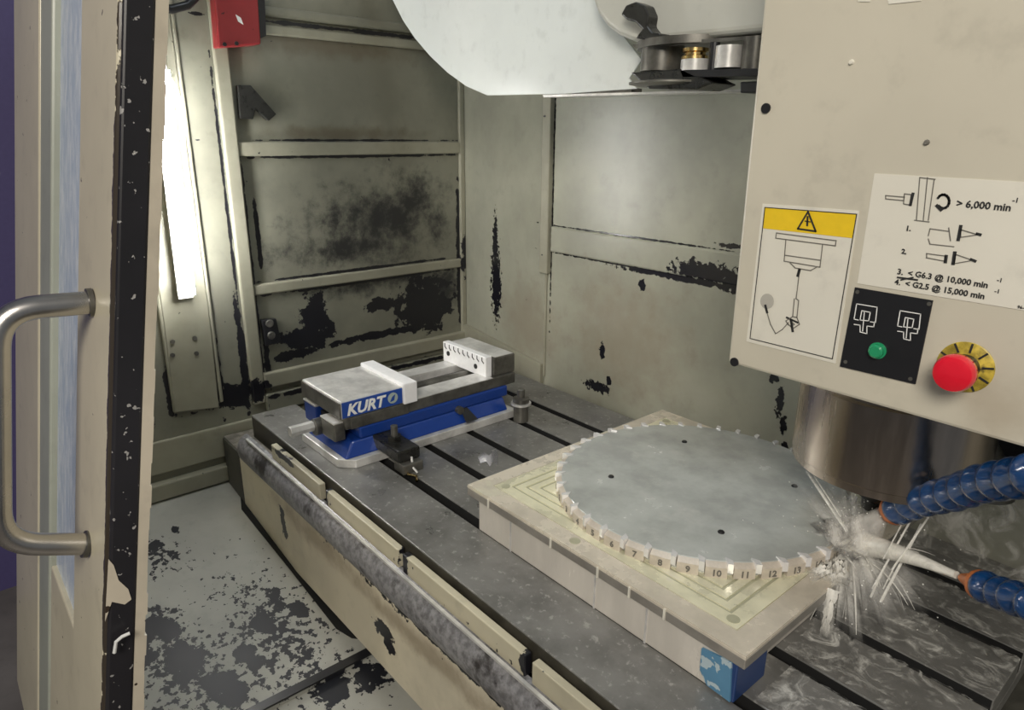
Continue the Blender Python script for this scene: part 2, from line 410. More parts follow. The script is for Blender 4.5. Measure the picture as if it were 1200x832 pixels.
# back wall: main sheet and the slightly turned left sheet
bwm = MB().box(-1.40, .9, WY, WY+.02, -.6, 1.6)
bwm.prism([(-1.40, WY, -.6), (-1.94, 1.433, -.6), (-1.94, 1.453, -.6), (-1.40, WY+.02, -.6)], (0, 0, 2.2))
wb = struct('wall_back', bwm, M['wall_back'], 'cream back enclosure wall behind the machine table', 'wall')
MB().box(-1.421, -1.388, WY-.014, WY+.002, .328, 1.6).build('corner_post', M['rib'], wb, bevel=.003)
MB().box(-1.405, -1.398, WY-.004, WY+.002, .02, .328).build('seam', M['rib'], wb)
MB().box(-1.385, .6, WY-.007, WY+.002, .392, .462).build('rib', M['wall_back'], wb, bevel=.005)
MB().prism([(-1.41, WY-.012, -.02), (-1.925, 1.415, -.02), (-1.925, 1.435, -.02), (-1.41, WY+.01, -.02)], (0, 0, .075)).build('foot_strip', M['rib'], wb, bevel=.003)
# stepped ledges low on the left wall
bb = struct('baseboard_left', MB().box(WX, WX+.03, .2, 1.2, -.265, -.217), M['rib'], 'stepped cream ledge along the foot of the left wall', 'ledge', bevel=.004)
struct('trim_1', MB().box(WX, WX+.012, .2, 1.2, -.195, -.10), M['rib'], 'flat cream strip above the foot ledge of the left wall', 'trim', bevel=.004)
# chip floor, falling away from the wall, with one lap joint
def fz(x): return -.267-.13*(x+1.925)
YF = .09
fl = MB()
fl.prism([(WX, YF, fz(WX)), (-1.125, YF, fz(-1.125)), (-1.125, .9, fz(-1.125)), (WX, .9, fz(WX))], (0, 0, -.02))
fl.prism([(-1.123, YF, fz(-1.12)-.012), (-.93, YF, fz(-.93)-.012), (-.93, .9, fz(-.93)-.012), (-1.123, .9, fz(-1.12)-.012)], (0, 0, -.02))
flo = struct('floor', fl, M['floor'], 'sloping chip floor with grey paint peeling to black', 'floor')
MB().prism([tuple(fhit(283, 597)), tuple(fhit(340, 668)), tuple(fhit(394, 737)), tuple(fhit(412, 748)), (-1.14, .60, fz(-1.14)), (-1.85, .56, fz(-1.85))], (0, 0, .002)).build('apron_shadow', M['black_matte'], flo)  # black strip laid on the floor as the apron's shadow
MB().prism([(-1.137, YF, fz(-1.137)+.001), (-1.118, YF, fz(-1.118)+.001), (-1.118, .9, fz(-1.118)+.001), (-1.137, .9, fz(-1.137)+.001)], (0, 0, .004)).build('lap_joint', M['black'], flo)
struct('floor.001', MB().box(-.93, .9, .09, 1.33, -.75, -.72), M['black_matte'], 'black sump bottom below the end of the chip floor', 'floor')
# outside the machine
struct('floor.002', MB().box(-4.2, 2.5, -3.5, .6, -1.05, -1.0), M['shop_floor'], 'grey workshop floor outside the open door', 'floor')
pp = struct('wall_front', MB().box(-3.03, -3.0, -3.0, .6, -1.0, 2.6), M['purple'], 'purple painted panel outside, left of the door', 'wall')

# ------------------------------------------------------------------ DOOR (hangs slightly out of plumb)
th = radians(9.7); T = Vector((0, sin(th), cos(th))); OUT = Vector((0, -cos(th), sin(th)))
def DP(x, v, wv): return Vector((x, .0645, 0)) + OUT*v + T*wv
def dbox(x0, x1, v0, v1, w0, w1):
    mb = MB()
    return mb.hexa([DP(x0, v0, w0), DP(x1, v0, w0), DP(x1, v1, w0), DP(x0, v1, w0)],
                   [DP(x0, v0, w1), DP(x1, v0, w1), DP(x1, v1, w1), DP(x0, v1, w1)])
W0, W1 = -.55, 1.25
door = dbox(-1.085, -.885, -.030, 0, W0, W1).build('door_1', M['door'], bevel=.004)
door['kind'] = 'structure'; door['label'] = 'cream sliding door at the left with glass, black seal and tube handle'; door['category'] = 'door'
dbox(-1.30, -1.085, -.030, -.002, W0, -.02).build('lower_panel', M['door'], door, bevel=.003)
dbox(-1.300, -1.080, -.016, -.010, -.02, W1).build('glass', M['glass'], door)
dbox(-1.435, -1.325, -.030, -.002, W0, W1).build('side_stile', M['door_grey'], door, bevel=.004)
dbox(-1.76, -1.435, -.030, 0, W0, W1).build('door_panel', M['door'], door, bevel=.006)
dbox(-.885, -.876, -.034, -.003, W0, W1).build('rubber_seal', M['seal'], door, bevel=.003)
# ragged worn lip behind the seal
lip = MB(); nseg = 60
for i in range(nseg):
    a = W0+(W1-W0)*i/nseg; b = W0+(W1-W0)*(i+1)/nseg
    e0 = -.046-.0025*random.random()
    q = [DP(-.90, -.034, a), DP(-.878, -.034, a), DP(-.878, e0, a), DP(-.90, e0, a)]
    r = [DP(-.90, -.034, b), DP(-.878, -.034, b), DP(-.878, e0, b), DP(-.90, e0, b)]
    lip.hexa(q, r)
lip.build('edge_lip', M['door_lip'], door)
MB().prism([hx(*p, -.8755) for p in ((127, 655), (133, 662), (139, 680), (150, 690), (154, 702), (146, 708), (131, 705), (123, 728))], (.0008, 0, 0)).build('bare_patch', M['door_lip'], door)
# handle: bent stainless tube
def arc(p0, c, p1, n=8):
    return [(1-t)**2*p0+2*t*(1-t)*c+t*t*p1 for t in [i/n for i in range(n+1)]]
ha, hb = hit(110, 355, 0, -.98), hit(108, 643, 0, -.97)
wa = (ha-Vector((0, .0645, 0))).dot(T); wb_ = (hb-Vector((0, .0645, 0))).dot(T)
A0, A1, B1, B0 = DP(-.985, 0, wa), DP(-.985, .098, wa-.012), DP(-.985, .098, wb_+.022), DP(-.985, 0, wb_)
k = .045
pts = [A0]+arc(A0+(A1-A0).normalized()*.055, A1, A1-T*k)+arc(B1+T*k, B1, B0+(B1-B0).normalized()*.055)+[B0]
hd = MB().tube(pts, .0145, 20).build('handle', M['chrome'], door, smooth=True)
for p, q in ((A0, A1), (B0, B1)):
    MB().cyl(p, p+(q-p).normalized()*.006, .018, n=20).build('collar', M['steel_dark'], hd, smooth=True)
# small bent wire stuck at the seal's lower end
wp = [hit(*p, 0, -.865) for p in ((134, 765), (136, 752), (143, 746), (152, 742))]
MB().tube(wp, .0022, 8).build('bent_wire', M['cable_white'], door, smooth=True)

# ------------------------------------------------------------------ LEFT WALL FITTINGS
wlamp = thing('strip_light', (WX+.01, .5, -.04), 'bright white vertical strip light on the left wall', 'lamp')
MB().prism([hx(205, 484, WX+.012), hx(257, 478, WX+.012), hx(247, 380, WX+.012), Vector((WX+.012, .555, 1.1)), Vector((WX+.012, .440, 1.1)), hx(192, 380, WX+.012)], (-.012, 0, 0)).build('back_plate', M['rib'], wlamp, bevel=.003)
for px in ((202, 400), (228, 396), (202, 416), (230, 414)):
    c = hx(*px, WX+.012); MB().cyl(c, c+Vector((.004, 0, 0)), .006, n=10).build('rivet', M['steel_dark'], wlamp, smooth=True)
l0 = hx(190, 82, WX+.075); l1 = hx(221, 345, WX+.075)
MB().hexa([Vector((WX+.012, l0.y+d, l0.z+.015)) for d in (-.012, .012)]+[Vector((WX+.045, l0.y+d, l0.z+.015)) for d in (.012, -.012)],
          [Vector((WX+.012, l1.y+d, l1.z-.015)) for d in (-.012, .012)]+[Vector((WX+.045, l1.y+d, l1.z-.015)) for d in (.012, -.012)]).build('housing', M['steel'], wlamp)
MB().hexa([Vector((WX+.045, l0.y+d, l0.z+.015)) for d in (-.018, .018)]+[Vector((WX+.048, l0.y+d, l0.z+.015)) for d in (.018, -.018)],
          [Vector((WX+.045, l1.y+d, l1.z-.015)) for d in (-.018, .018)]+[Vector((WX+.048, l1.y+d, l1.z-.015)) for d in (.018, -.018)]).build('tube_shield', M['steel'], wlamp)  # unseen strip added to keep the tube's light off the wall
MB().tube([l0, l1], .0165, 16).build('tube', M['lamp'], wlamp, smooth=True)
cp = [hx(*p, WX+.06) for p in ((196, 86), (204, 98), (211, 115), (215, 135), (218, 159))]
MB().tube(cp, .0022, 8).build('cable', M['cable_white'], wlamp, smooth=True)
cp = [hx(*p, WX+.03) for p in ((185, 80), (180, 62), (176, 45))]
MB().tube(cp, .004, 8).build('supply_lead', M['black'], wlamp, smooth=True)
hs = [hx(*p, WX+.05) for p in ((170, -12), (182, 4), (200, 11), (220, 6), (236, -10), (245, -30))]
single('cable_loop', MB().tube(hs, .010, 12), M['black'], 'black cable loop at the top of the left wall', 'cable', smooth=True)
# red bracket box
rb = thing('red_bracket', (WX, .72, .91), 'worn red metal bracket high on the left wall above the rib', 'bracket')
MB().prism([hx(247, -60, WX+.05), hx(299, -60, WX+.05), hx(306, 52, WX+.05), hx(256, 56, WX+.05)], (-.05, 0, 0)).build('body', M['red_box'], rb, bevel=.004)
MB().prism([hx(299, -60, WX+.045), hx(308, -60, WX+.045), hx(312, 42, WX+.045), hx(305, 45, WX+.045)], (-.045, 0, 0)).build('side_plate', M['black'], rb)
for px in ((263, 52), (277, 51)):
    c = hx(*px, WX+.05); MB().cyl(c, c+Vector((.003, 0, 0)), .005, n=10).build('screw', M['black'], rb, smooth=True)
MB().prism([hx(*p, WX+.052) for p in ((276, 17), (282, 21), (285, 29), (279, 25))], (.002, 0, 0)).build('paint_scratch', M['white_ink'], rb)
# black A shaped hook
hk = MB()
hk.prism([hx(*p, WX+.001) for p in ((276, 100), (291, 100), (321, 134), (312, 142), (297, 127), (294, 140), (279, 139))], (.018, 0, 0))
hook = single('wall_hook', hk, M['grease'], 'black angled metal hook on the left wall below the red bracket', 'hook', bevel=.002)
sw = thing('switch_box', (WX, .72, .11), 'small black two button switch box low on the left wall', 'switch')
MB().prism([hx(*p, WX) for p in ((304, 374), (321, 372), (327, 400), (309, 404))], (.018, 0, 0)).build('body', M['black'], sw, bevel=.002)
for px in ((316, 379), (318, 393)):
    c = hx(*px, WX+.018); MB().cyl(c, c+Vector((.005, 0, 0)), .012, .010, 14).build('button', M['steel_dark'], sw, smooth=True)

# ------------------------------------------------------------------ MACHINE TABLE
XR = -.135; XL = -1.70
tb = thing('machine_table', (-.9, .95, -.13), 'wet grey cast iron machine table with long slots', 'table')
slots = [(.687, .7105), (.806, .828), (.931, .953), (1.067, 1.0885), (1.180, 1.202)]
ymin, ymax = .566, 1.318
edges = [ymin]+[e for s_ in slots for e in s_]+[ymax]
bed = MB()
for i in range(0, len(edges), 2): bed.box(XL, XR, edges[i], edges[i+1], -.034, 0)
bed.box(XL, XR, ymin+.004, ymax, -.06, -.034)
bed.build('table_top', M['table'], tb, bevel=.0015)
MB().box(XL+.004, XR-.004, ymin-.001, ymin+.004, -.06, -.0025).build('front_face', M['table_side'], tb)
for s_ in slots:
    MB().box(XL+.002, XR-.002, s_[0], s_[1], -.034, -.031).box(XL+.002, XR-.002, s_[0]-.0005, s_[0]+.001, -.034, -.002).box(XL+.002, XR-.002, s_[1]-.001, s_[1]+.0005, -.034, -.002).build('slot_shade', M['black_matte'], tb)  # black walls and bottom paint the shade inside the slots
ap = thing('table_apron', (-1.0, .9, -.33), 'long cream way cover below the table with worn front rail', 'way cover')
MB().box(-1.90, .1, .556, 1.30, -.30, -.13).build('body', M['cast_dark'], ap)
MB().prism([(-1.905, .55, -.131), (-1.60, .55, -.131), (-1.60, 1.2, -.131), (-1.905, 1.2, -.131)], (0, 0, .003)).build('end_top', M['cast_top'], ap)
MB().box(-1.905, -1.775, .546, .556, -.335, -.131).build('end_cover', M['cast_dark'], ap, bevel=.002)
MB().box(-1.775, .1, .546, .556, -.330, -.12).build('front_panel', M['apron'], ap, bevel=.002)
rl = MB()
prof = []
for a in range(0, 181, 15):
    q = radians(a); prof.append((.550-.030*sin(q), -.089+.041*cos(q)))
rl.hexa([Vector((-1.70, y, z)) for y, z in prof], [Vector((.1, y, z)) for y, z in prof])
rl.build('front_rail', M['rail'], ap, smooth=True)
MB().box(-1.66, .1, .531, .537, -.0480, -.0435).build('rail_trim', M['steel'], ap)
xs = [-1.52, -1.26, -1.232, -.945, -.93, -.60, -.585, -.2, -.19, .1]
for i in range(0, len(xs), 2):
    MB().box(xs[i], xs[i+1], .544, .558, -.050, -.012).build('edge_strip', M['strip'], ap, bevel=.002)

# ------------------------------------------------------------------ VISE
vs = thing('machine_vise', (-1.37, .85, 0), 'blue and steel machine vise on the table', 'vise')
x0, x1 = -1.485, -1.255
b = MB()
b.prism([(x0, .612, 0), (x0+.02, .600, 0), (x1-.03, .600, 0), (x1, .63, 0), (x1, 1.095, 0), (x0, 1.095, 0)], (0, 0, .020))
b.build('base_plate', M['steel'], vs, bevel=.002)
b = MB()
b.hexa([Vector(p) for p in ((x0+.012, .612, .020), (x1-.012, .612, .020), (x1-.012, 1.075, .020), (x0+.012, 1.075, .020))],
       [Vector(p) for p in ((x0+.03, .64, .050), (x1-.032, .64, .050), (x1-.032, 1.075, .050), (x0+.03, 1.075, .050))])
b.box(x0+.03, x1-.032, .66, 1.09, .050, .078)
b.build('body', M['blue'], vs, bevel=.004)
for xa, xb in ((-1.485, -1.435), (-1.350, -1.292)):
    MB().box(xa, xb, .63, 1.12, .078, .106).build('bed_rail', M['steel_dark'] if xb > -1.3 else M['steel'], vs, bevel=.002)
    MB().box(xa, xb, .80, 1.045, .1055, .1075).build('rail_face', M['steel'], vs)
MB().box(-1.435, -1.350, .63, 1.10, .060, .088).build('channel', M['black_matte'], vs)
MB().tube([(-1.392, .64, .09), (-1.392, 1.08, .09)], .014, 12).build('lead_screw', M['steel_dark'], vs, smooth=True)
mj = MB().box(-1.485, -1.290, .620, .785, .106, .147).build('movable_jaw', M['steel'], vs, bevel=.003)
MB().box(-1.484, -1.291, .617, .621, .108, .143).build('jaw_front', M['steel_dark'], vs)
MB().box(-1.487, -1.283, .775, .812, .104, .155).build('jaw_plate', M['plate_bright'], vs, bevel=.003)
MB().box(-1.2905, -1.2885, .622, .774, .108, .145).build('nameplate', M['blue_plate'], vs, bevel=.001)
text('lettering', 'KURT', .036, (-1.2880, .632, .1135), (0, 1, .0), (0, 0, 1), M['white_ink'], vs, shear=.25, bold=.0012)
# round emblem after the lettering
em = MB(); cc = Vector((-1.2880, .748, .127))
em.cyl(cc, cc+Vector((.0006, 0, 0)), .013, n=20); em.build('emblem', M['label_grey'], vs)
MB().prism([cc+Vector((.0008, a, b_)) for a, b_ in ((-.008, -.008), (.003, -.006), (.006, .008), (-.002, .003))], (.0005, 0, 0)).build('emblem_mark', M['blue_plate'], vs)
MB().box(-1.33, -1.288, .640, .79, .078, .106).build('jaw_slide', M['steel_dark'], vs, bevel=.002)
fj = MB().box(-1.493, -1.300, 1.055, 1.125, .106, .156).build('fixed_jaw', M['steel_dark'], vs, bevel=.003)
MB().box(-1.490, -1.303, 1.06, 1.12, .1562, .1575).build('jaw_top', M['steel'], vs)
fp = MB().box(-1.497, -1.308, 1.034, 1.054, .104, .160).build('jaw_plate', M['plate_bright'], vs, bevel=.002, label='bright fixed jaw plate with a stamped scale')
for i in range(9):
    x = -1.487+i*.0205
    MB().strip([(x, 1.0335, .156), (x, 1.0335, .148), (x+.007, 1.0335, .143)], .003, (0, -1, 0)).build('scale_mark', M['ink'], fp)
for x, z in ((-1.472, .131), (-1.350, .126)):
    MB().cyl((x, 1.034, z), (x, 1.0325, z), .0068, n=14).build('bolt_hole', M['ink'], fp)
# screw end with yokes at the front
MB().tube([(-1.392, .64, .060), (-1.392, .60, .060)], .020, 20).build('screw_collar', M['steel_dark'], vs, smooth=True)
sc = MB(); sc.tube([(-1.398, .625, .062), (-1.398, .545, .062)], .0125, 6); sc.build('screw_end', M['steel'], vs, bevel=.001)
MB().box(-1.478, -1.415, .618, .640, .05, .098).build('yoke', M['blue'], vs, bevel=.003)
MB().box(-1.478, -1.415, .616, .641, .098, .101).build('yoke_cap', M['steel'], vs)
MB().box(-1.370, -1.305, .608, .635, .05, .092).build('thrust_block', M['steel_dark'], vs, bevel=.003)
MB().box(-1.370, -1.305, .607, .636, .092, .095).build('block_cap', M['steel'], vs)
MB().tube([(-1.29, .93, .052), (-1.275, .93, .052)], .010, 12).build('side_plug', M['steel_dark'], vs, smooth=True)
MB().prism([(-1.2555, .93, .028), (-1.2555, .965, .028), (-1.2855, .955, .052), (-1.2855, .935, .052)], (.003, 0, 0)).build('side_slot', M['black'], vs)
# clamps
c1 = thing('toe_clamp', (-1.22, .73, 0), 'dark greasy toe clamp holding the near right flange of the vise', 'clamp')
MB().box(-1.300, -1.175, .690, .745, .022, .050).build('bar', M['grease'], c1, bevel=.004)
MB().box(-1.200, -1.160, .692, .742, 0, .022).build('heel_block', M['steel_dark'], c1, bevel=.002)
MB().tube([(-1.235, .717, .05), (-1.235, .717, .062)], .016, 6).build('nut', M['grease'], c1)
MB().tube([(-1.235, .717, .06), (-1.235, .717, .085)], .008, 12).build('stud', M['steel_dark'], c1, smooth=True)
MB().tube([(-1.185, .712, .0), (-1.155, .70, .003), (-1.135, .708, .004), (-1.12, .698, .002)], .003, 8).build('chip_curl', M['gold'], c1, smooth=True)
MB().tube([(-1.175, .722, .03), (-1.162, .716, .012), (-1.15, .72, .002)], .0028, 8).build('chip_curl', M['steel'], c1, smooth=True)
c2 = thing('clamp_stud', (-1.228, 1.085, 0), 'round steel clamp stud standing behind the right end of the vise', 'stud')
MB().lathe((-1.228, 1.085, 0), (0, 0, 1), [(.019, 0), (.019, .045), (.016, .047), (.016, .052), (.021, .052), (.021, .062), (.010, .064), (.010, .085), (.008, .087)], 24).build('post', M['steel_dark'], c2, smooth=True)
MB().lathe((-1.228, 1.085, .0452), (0, 0, 1), [(.026, 0), (.026, .005)], 24).build('washer', M['steel'], c2, smooth=True)

# ------------------------------------------------------------------ FIXTURE PLATE WITH TOOTHED DISC
PX0, PX1, PY0, PY1 = -.919, -.342, .682, 1.259
PZ0, PZ1 = .062, .083
rs = thing('riser_block', (-.63, .97, 0), 'milky grey riser block under the square fixture plate', 'block')
MB().box(-.890, -.372, .686, 1.245, 0, PZ0).build('body', M['riser'], rs, bevel=.002)
for x in (-.80, -.60, -.50):
    MB().box(x, x+.003, .6845, .6865, .0, PZ0).build('run_mark', M['steel'], rs)
fpz = thing('fixture_plate', (-.63, .97, PZ0), 'square pale plate with nested grooves carrying the toothed disc', 'plate')
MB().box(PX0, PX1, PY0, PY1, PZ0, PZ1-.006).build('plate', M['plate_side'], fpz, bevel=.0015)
MB().box(PX0, PX1, PY0, PY1, PZ1-.006, PZ1-.002).build('top_skin', M['pallet_rim'], fpz)
def frame(i0, i1, z0, z1):
    mb = MB(); a0, a1, c0, c1 = PX0+i0, PX1-i0, PY0+i0, PY1-i0; p0, p1, q0, q1 = PX0+i1, PX1-i1, PY0+i1, PY1-i1
    o = [(a0, c0), (a1, c0), (a1, c1), (a0, c1)]; n_ = [(p0, q0), (p1, q0), (p1, q1), (p0, q1)]
    for i in range(4):
        j = (i+1) % 4
        mb.prism([(*o[i], z0), (*o[j], z0), (*n_[j], z0), (*n_[i], z0)], (0, 0, z1-z0))
    return mb
g = [.0005, .034, .0355, .058, .063, .076, .081, .094, .099, .14]
for i in range(0, len(g), 2):
    frame(g[i], g[i+1], PZ1-.002, PZ1).build('land', M['pallet_rim' if i == 0 else 'pallet'], fpz)
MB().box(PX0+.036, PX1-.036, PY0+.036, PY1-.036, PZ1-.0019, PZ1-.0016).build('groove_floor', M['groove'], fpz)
for x, y in ((PX0+.05, PY0+.05), (PX1-.05, PY0+.05), (PX0+.05, PY1-.05), (PX1-.05, PY1-.05), (-.66, PY0+.02)):
    MB().cyl((x, y, PZ1-.001), (x, y, PZ1+.0006), .009, n=16).build('bolt_head', M['groove'], fpz)
# cream drips on the plate edge
for i, u in enumerate((572, 645, 700, 737, 778)):
    p = hy(u, 590+(u-572)*.645, PY0-.001)
    MB().box(p.x-.0016, p.x+.0016, PY0-.002, PY0+.0005, PZ0, PZ1-.003).build('edge_mark', M['white_label'], fpz)
DC = Vector((-.628, .992, 0)); DZ = PZ1; DT = .106
dk = thing('index_disc', (DC.x, DC.y, DZ), 'large round grey disc edged with forty numbered teeth', 'disc')
MB().lathe((DC.x, DC.y, DZ), (0, 0, 1), [(.2515, 0), (.2515, DT-DZ-.001), (.2505, DT-DZ)], 120).build('disc', M['disc'], dk, smooth=True)
MB().lathe((DC.x, DC.y, DZ), (0, 0, 1), [(.246, 0), (.246, .015)], 120).build('rim_core', M['steel_dark'], dk, smooth=True)
for px in ((716, 559), (802, 518), (931, 570), (845, 624)):
    c = hz(*px, DT-.0002)
    MB().lathe(c, (0, 0, 1), [(.0055, 0), (.0055, .0015), (.004, .003)], 14).build('screw', M['black'], dk, smooth=True)
def pol(r, a, z): return Vector((DC.x+r*cos(a), DC.y+r*sin(a), z))
segmesh = tipmesh = None
for k_ in range(40):
    a = radians(-58.8+9*(k_-9))
    if segmesh is None:
        mb = MB(); n_ = 5; lo_, hi_ = [], []
        angs = [radians(-3.6+7.0*i/n_) for i in range(n_+1)]
        ring = [(.2515, q) for q in angs]+[(.2610, q) for q in reversed(angs)]
        mb.hexa([Vector((r*cos(q), r*sin(q), 0)) for r, q in ring], [Vector((r*cos(q), r*sin(q), DT-DZ-(.006 if r > .255 else .001))) for r, q in ring])
        s_ = mb.build('segment', M['segment'], dk); segmesh = s_.data
        mb = MB()
        tri = [(.244, radians(3.0)), (.2612, radians(3.3)), (.2635, radians(5.0)), (.252, radians(5.3))]
        mb.hexa([Vector((r*cos(q), r*sin(q), .010)) for r, q in tri], [Vector((r*cos(q), r*sin(q), DT-DZ+.0025)) for r, q in tri])
        t_ = mb.build('tooth_tip', M['tip'], s_); tipmesh = t_.data
    else:
        s_ = bpy.data.objects.new('segment', segmesh); COL.objects.link(s_); s_.parent = dk
        t_ = bpy.data.objects.new('tooth_tip', tipmesh); COL.objects.link(t_); t_.parent = s_
    t_.location = (0, 0, 0)
    s_.location = (0, 0, 0); s_.rotation_euler = (0, 0, a)
    if 1 <= k_ <= 20:   # the numbers that face the front
        q = 0
        t_ = text('number', str(k_), .0145, (.2614, 0, .0030), (0, 1, 0), (0, 0, 1), M['ink_grey'], None, align='CENTER', bold=.0004)
        t_.parent = s_
bl = thing('corner_support', (-.38, .70, 0), 'mottled blue taped block under the near corner of the plate', 'block')
bp_ = [hy(*p, .681) for p in ((822, 760), (820, 785), (828, 803), (855, 823), (857, 777))]
MB().prism(bp_, (0, .004, 0)).build('tape', M['tape'], bl)
MB().box(-.3715, -.352, .684, .76, .001, PZ0-.001).build('block', M['navy'], bl, bevel=.002)

# ------------------------------------------------------------------ SPINDLE HEAD
HY = .80
hc = thing('spindle_head_cover', (-.1, 1.0, .41), 'beige sheet metal spindle head cover with labels and buttons', 'machine cover')  # sheet metal cover of the spindle head
hl = MB()
tl, bl_ = hy(895, 0, HY), hy(853, 425, HY); br = hy(1200, 525, HY)
sx = (tl.x-bl_.x)/(tl.z-bl_.z)
def HXL(z): return bl_.x+(z-bl_.z)*sx
zb0, zb1 = bl_.z, br.z+(br.z-bl_.z)*1.1
poly = [(HXL(zb0), HY, zb0), (.25, HY, zb1), (.25, HY, 1.6), (HXL(1.6), HY, 1.6)]
hl.prism(poly, (0, .012, 0)).build('front_cover', M['cover'], hc, bevel=.004)
MB().box(-.470, .25, HY+.012, 1.32, .43, 1.6).build('body', M['cover'], hc, bevel=.004)
NP = (0, -1, 0)
def HS(u, v, o=0): p = hy(u, v, HY-o); return p
def hpoly(pxs, o, th_=.0008):
    return MB().prism([HS(u, v, o) for u, v in pxs], (0, -th_, 0))
def hline(mb, pxs, w_=.0012, o=.0012):
    return mb.strip([HS(u, v, o) for u, v in pxs], w_, NP, .0004)
for px in ((898, 127), (861, 424)):
    c = HS(*px); MB().cyl(c+Vector((0, .002, 0)), c+Vector((0, -.002, 0)), .0060, n=14).build('screw', M['black'], hc, smooth=True)
    
for px in ((998, 73), (1086, 167)):
    c = HS(*px); MB().cyl(c+Vector((0, .001, 0)), c+Vector((0, -.003, 0)), .0035, .002, 8).build('paint_nib', M['white_label'] if px[0] < 1000 else M['ink_grey'], hc)
for pl in ([(1003, -12), (1020, -12), (1020, 2), (1006, 2)], [(1038, -12), (1078, -12), (1080, 1), (1042, 5)]):
    hpoly(pl, 0, .001).build('label_scrap', M['white_label'], hc)
# warning label
wlb = hpoly([(894, 238.6), (1007, 247), (979.5, 426), (875, 400)], 0).build('warning_label', M['white_label'], hc)
mb = MB(); hline(mb, [(896.5, 243), (1004, 251), (975.5, 420.5), (879, 396.5), (896.5, 243)], .0010); mb.build('border', M['ink'], wlb)
hpoly([(897, 243.5), (1003.5, 251.3), (999, 279), (894.5, 267.5)], .0009, .0004).build('yellow_band', M['yellow'], wlb)
mb = MB(); hline(mb, [(947, 248), (935, 268), (956, 271), (947, 248)], .0020, .0016)
hline(mb, [(946.5, 254), (946, 264)], .0022, .0016); hline(mb, [(943.5, 259), (949.5, 260)], .0012, .0016); mb.build('warning_triangle', M['ink'], wlb)
mb = MB()
for pl in ([(910, 273), (980, 282), (979, 288), (909, 279), (910, 273)], [(921, 281), (919, 306), (961, 313), (964, 287)], [(920, 299), (962, 305)],
           [(926, 308), (932, 314), (950, 317), (957, 313)], [(937, 318), (933, 350)], [(933, 350), (936, 352), (934, 372), (929, 371), (931, 350)],
           [(929, 371), (921, 376), (924, 381)], [(934, 372), (937, 380), (928, 386)], [(898, 363), (903, 380), (909, 391), (917, 386), (924, 378)],
           [(926, 376), (931, 380), (927, 383), (923, 379)]):
    hline(mb, pl, .0011)
mb.build('drawing', M['ink_grey'], wlb)
mb = MB(); hline(mb, [(937, 316), (935, 323)], .0034); hline(mb, [(927, 375), (929, 388)], .003); hline(mb, [(922, 372), (935, 378)], .0022); hline(mb, [(897, 358), (899, 366)], .003); mb.build('arrow', M['ink'], wlb)
hpoly([(899+8*cos(q), 353+9*sin(q)) for q in [i*pi/7 for i in range(14)]], .001, .0003).build('gauge', flat('gauge_grey', (.45, .43, .38), .6), wlb)
# speed label
slb = hpoly([(1025, 203.3), (1215, 214), (1215, 366), (1005, 332)], 0).build('speed_label', M['white_label'], hc)
mb = MB()
for pl in ([(1078, 208), (1074, 258)], [(1087, 208), (1082, 259)], [(1095, 210), (1088, 258)], [(1078, 208), (1096, 210)], [(1072, 258), (1089, 260)],
           [(1038, 229), (1060, 231), (1059, 235), (1038, 233), (1038, 229)], [(1060, 227), (1068, 228), (1066, 240), (1059, 239), (1060, 227)],
           [(1090, 268), (1112, 271)], [(1090, 268), (1088, 276)], [(1112, 267), (1114, 282)], [(1088, 280), (1090, 286), (1118, 289)],
           [(1126, 269), (1146, 275), (1126, 278), (1126, 269)], [(1086, 297), (1108, 300), (1107, 306), (1086, 302), (1086, 297)], [(1120, 298), (1140, 305), (1118, 309), (1120, 298)]):
    hline(mb, pl, .0009)
mb.build('drawing', M['ink_grey'], slb)
mb = MB()
hline(mb, [(1070, 227), (1067, 240)], .0028); hline(mb, [(1126, 265), (1123, 281)], .0030); hline(mb, [(1119, 296), (1117, 309)], .0032); hline(mb, [(1109, 300), (1108, 307)], .003)
hline(mb, [(1145, 274), (1149, 275)], .0026); hline(mb, [(1138, 304), (1143, 306)], .0026)
ar = [(1106+7.5*cos(q), 236+8*sin(q)) for q in [radians(200-i*24) for i in range(-4, 8)]]
ar = [(1105.5+7*cos(radians(t)), 236+8*sin(radians(t))) for t in range(-150, 140, 24)]
hline(mb, ar, .0024); hline(mb, [(1098, 241), (1103, 246)], .003)
hline(mb, [(1052, 325), (1075, 328)], .0018); hline(mb, [(1056, 328), (1070, 325)], .0014)
mb.build('marks', M['ink'], slb)
def htext(s_, u, v, size, bold=.00022, mat='ink', parent=slb):
    size *= .80
    p = HS(u, v, .0014); text('lettering', s_, size, p, (1, 0, -.012), (0, 0, 1), M[mat], parent, bold=bold, depth=.0004)
htext('> 6,000 min', 1120, 242, .0122); htext('-1', 1186, 237, .008, .0001)
htext('1.', 1061, 270, .009, .0003); htext('2.', 1056, 297, .009, .0003)
htext('3.  < G6.3 @ 10,000 min', 1051, 321, .0106); htext('-1', 1168, 330, .0072, .0001)
htext('4.  < G2.5 @ 15,000 min', 1048, 333, .0106); htext('-1', 1165, 343, .0072, .0001)
htext('96-4', 1192, 361, .005, .0001)
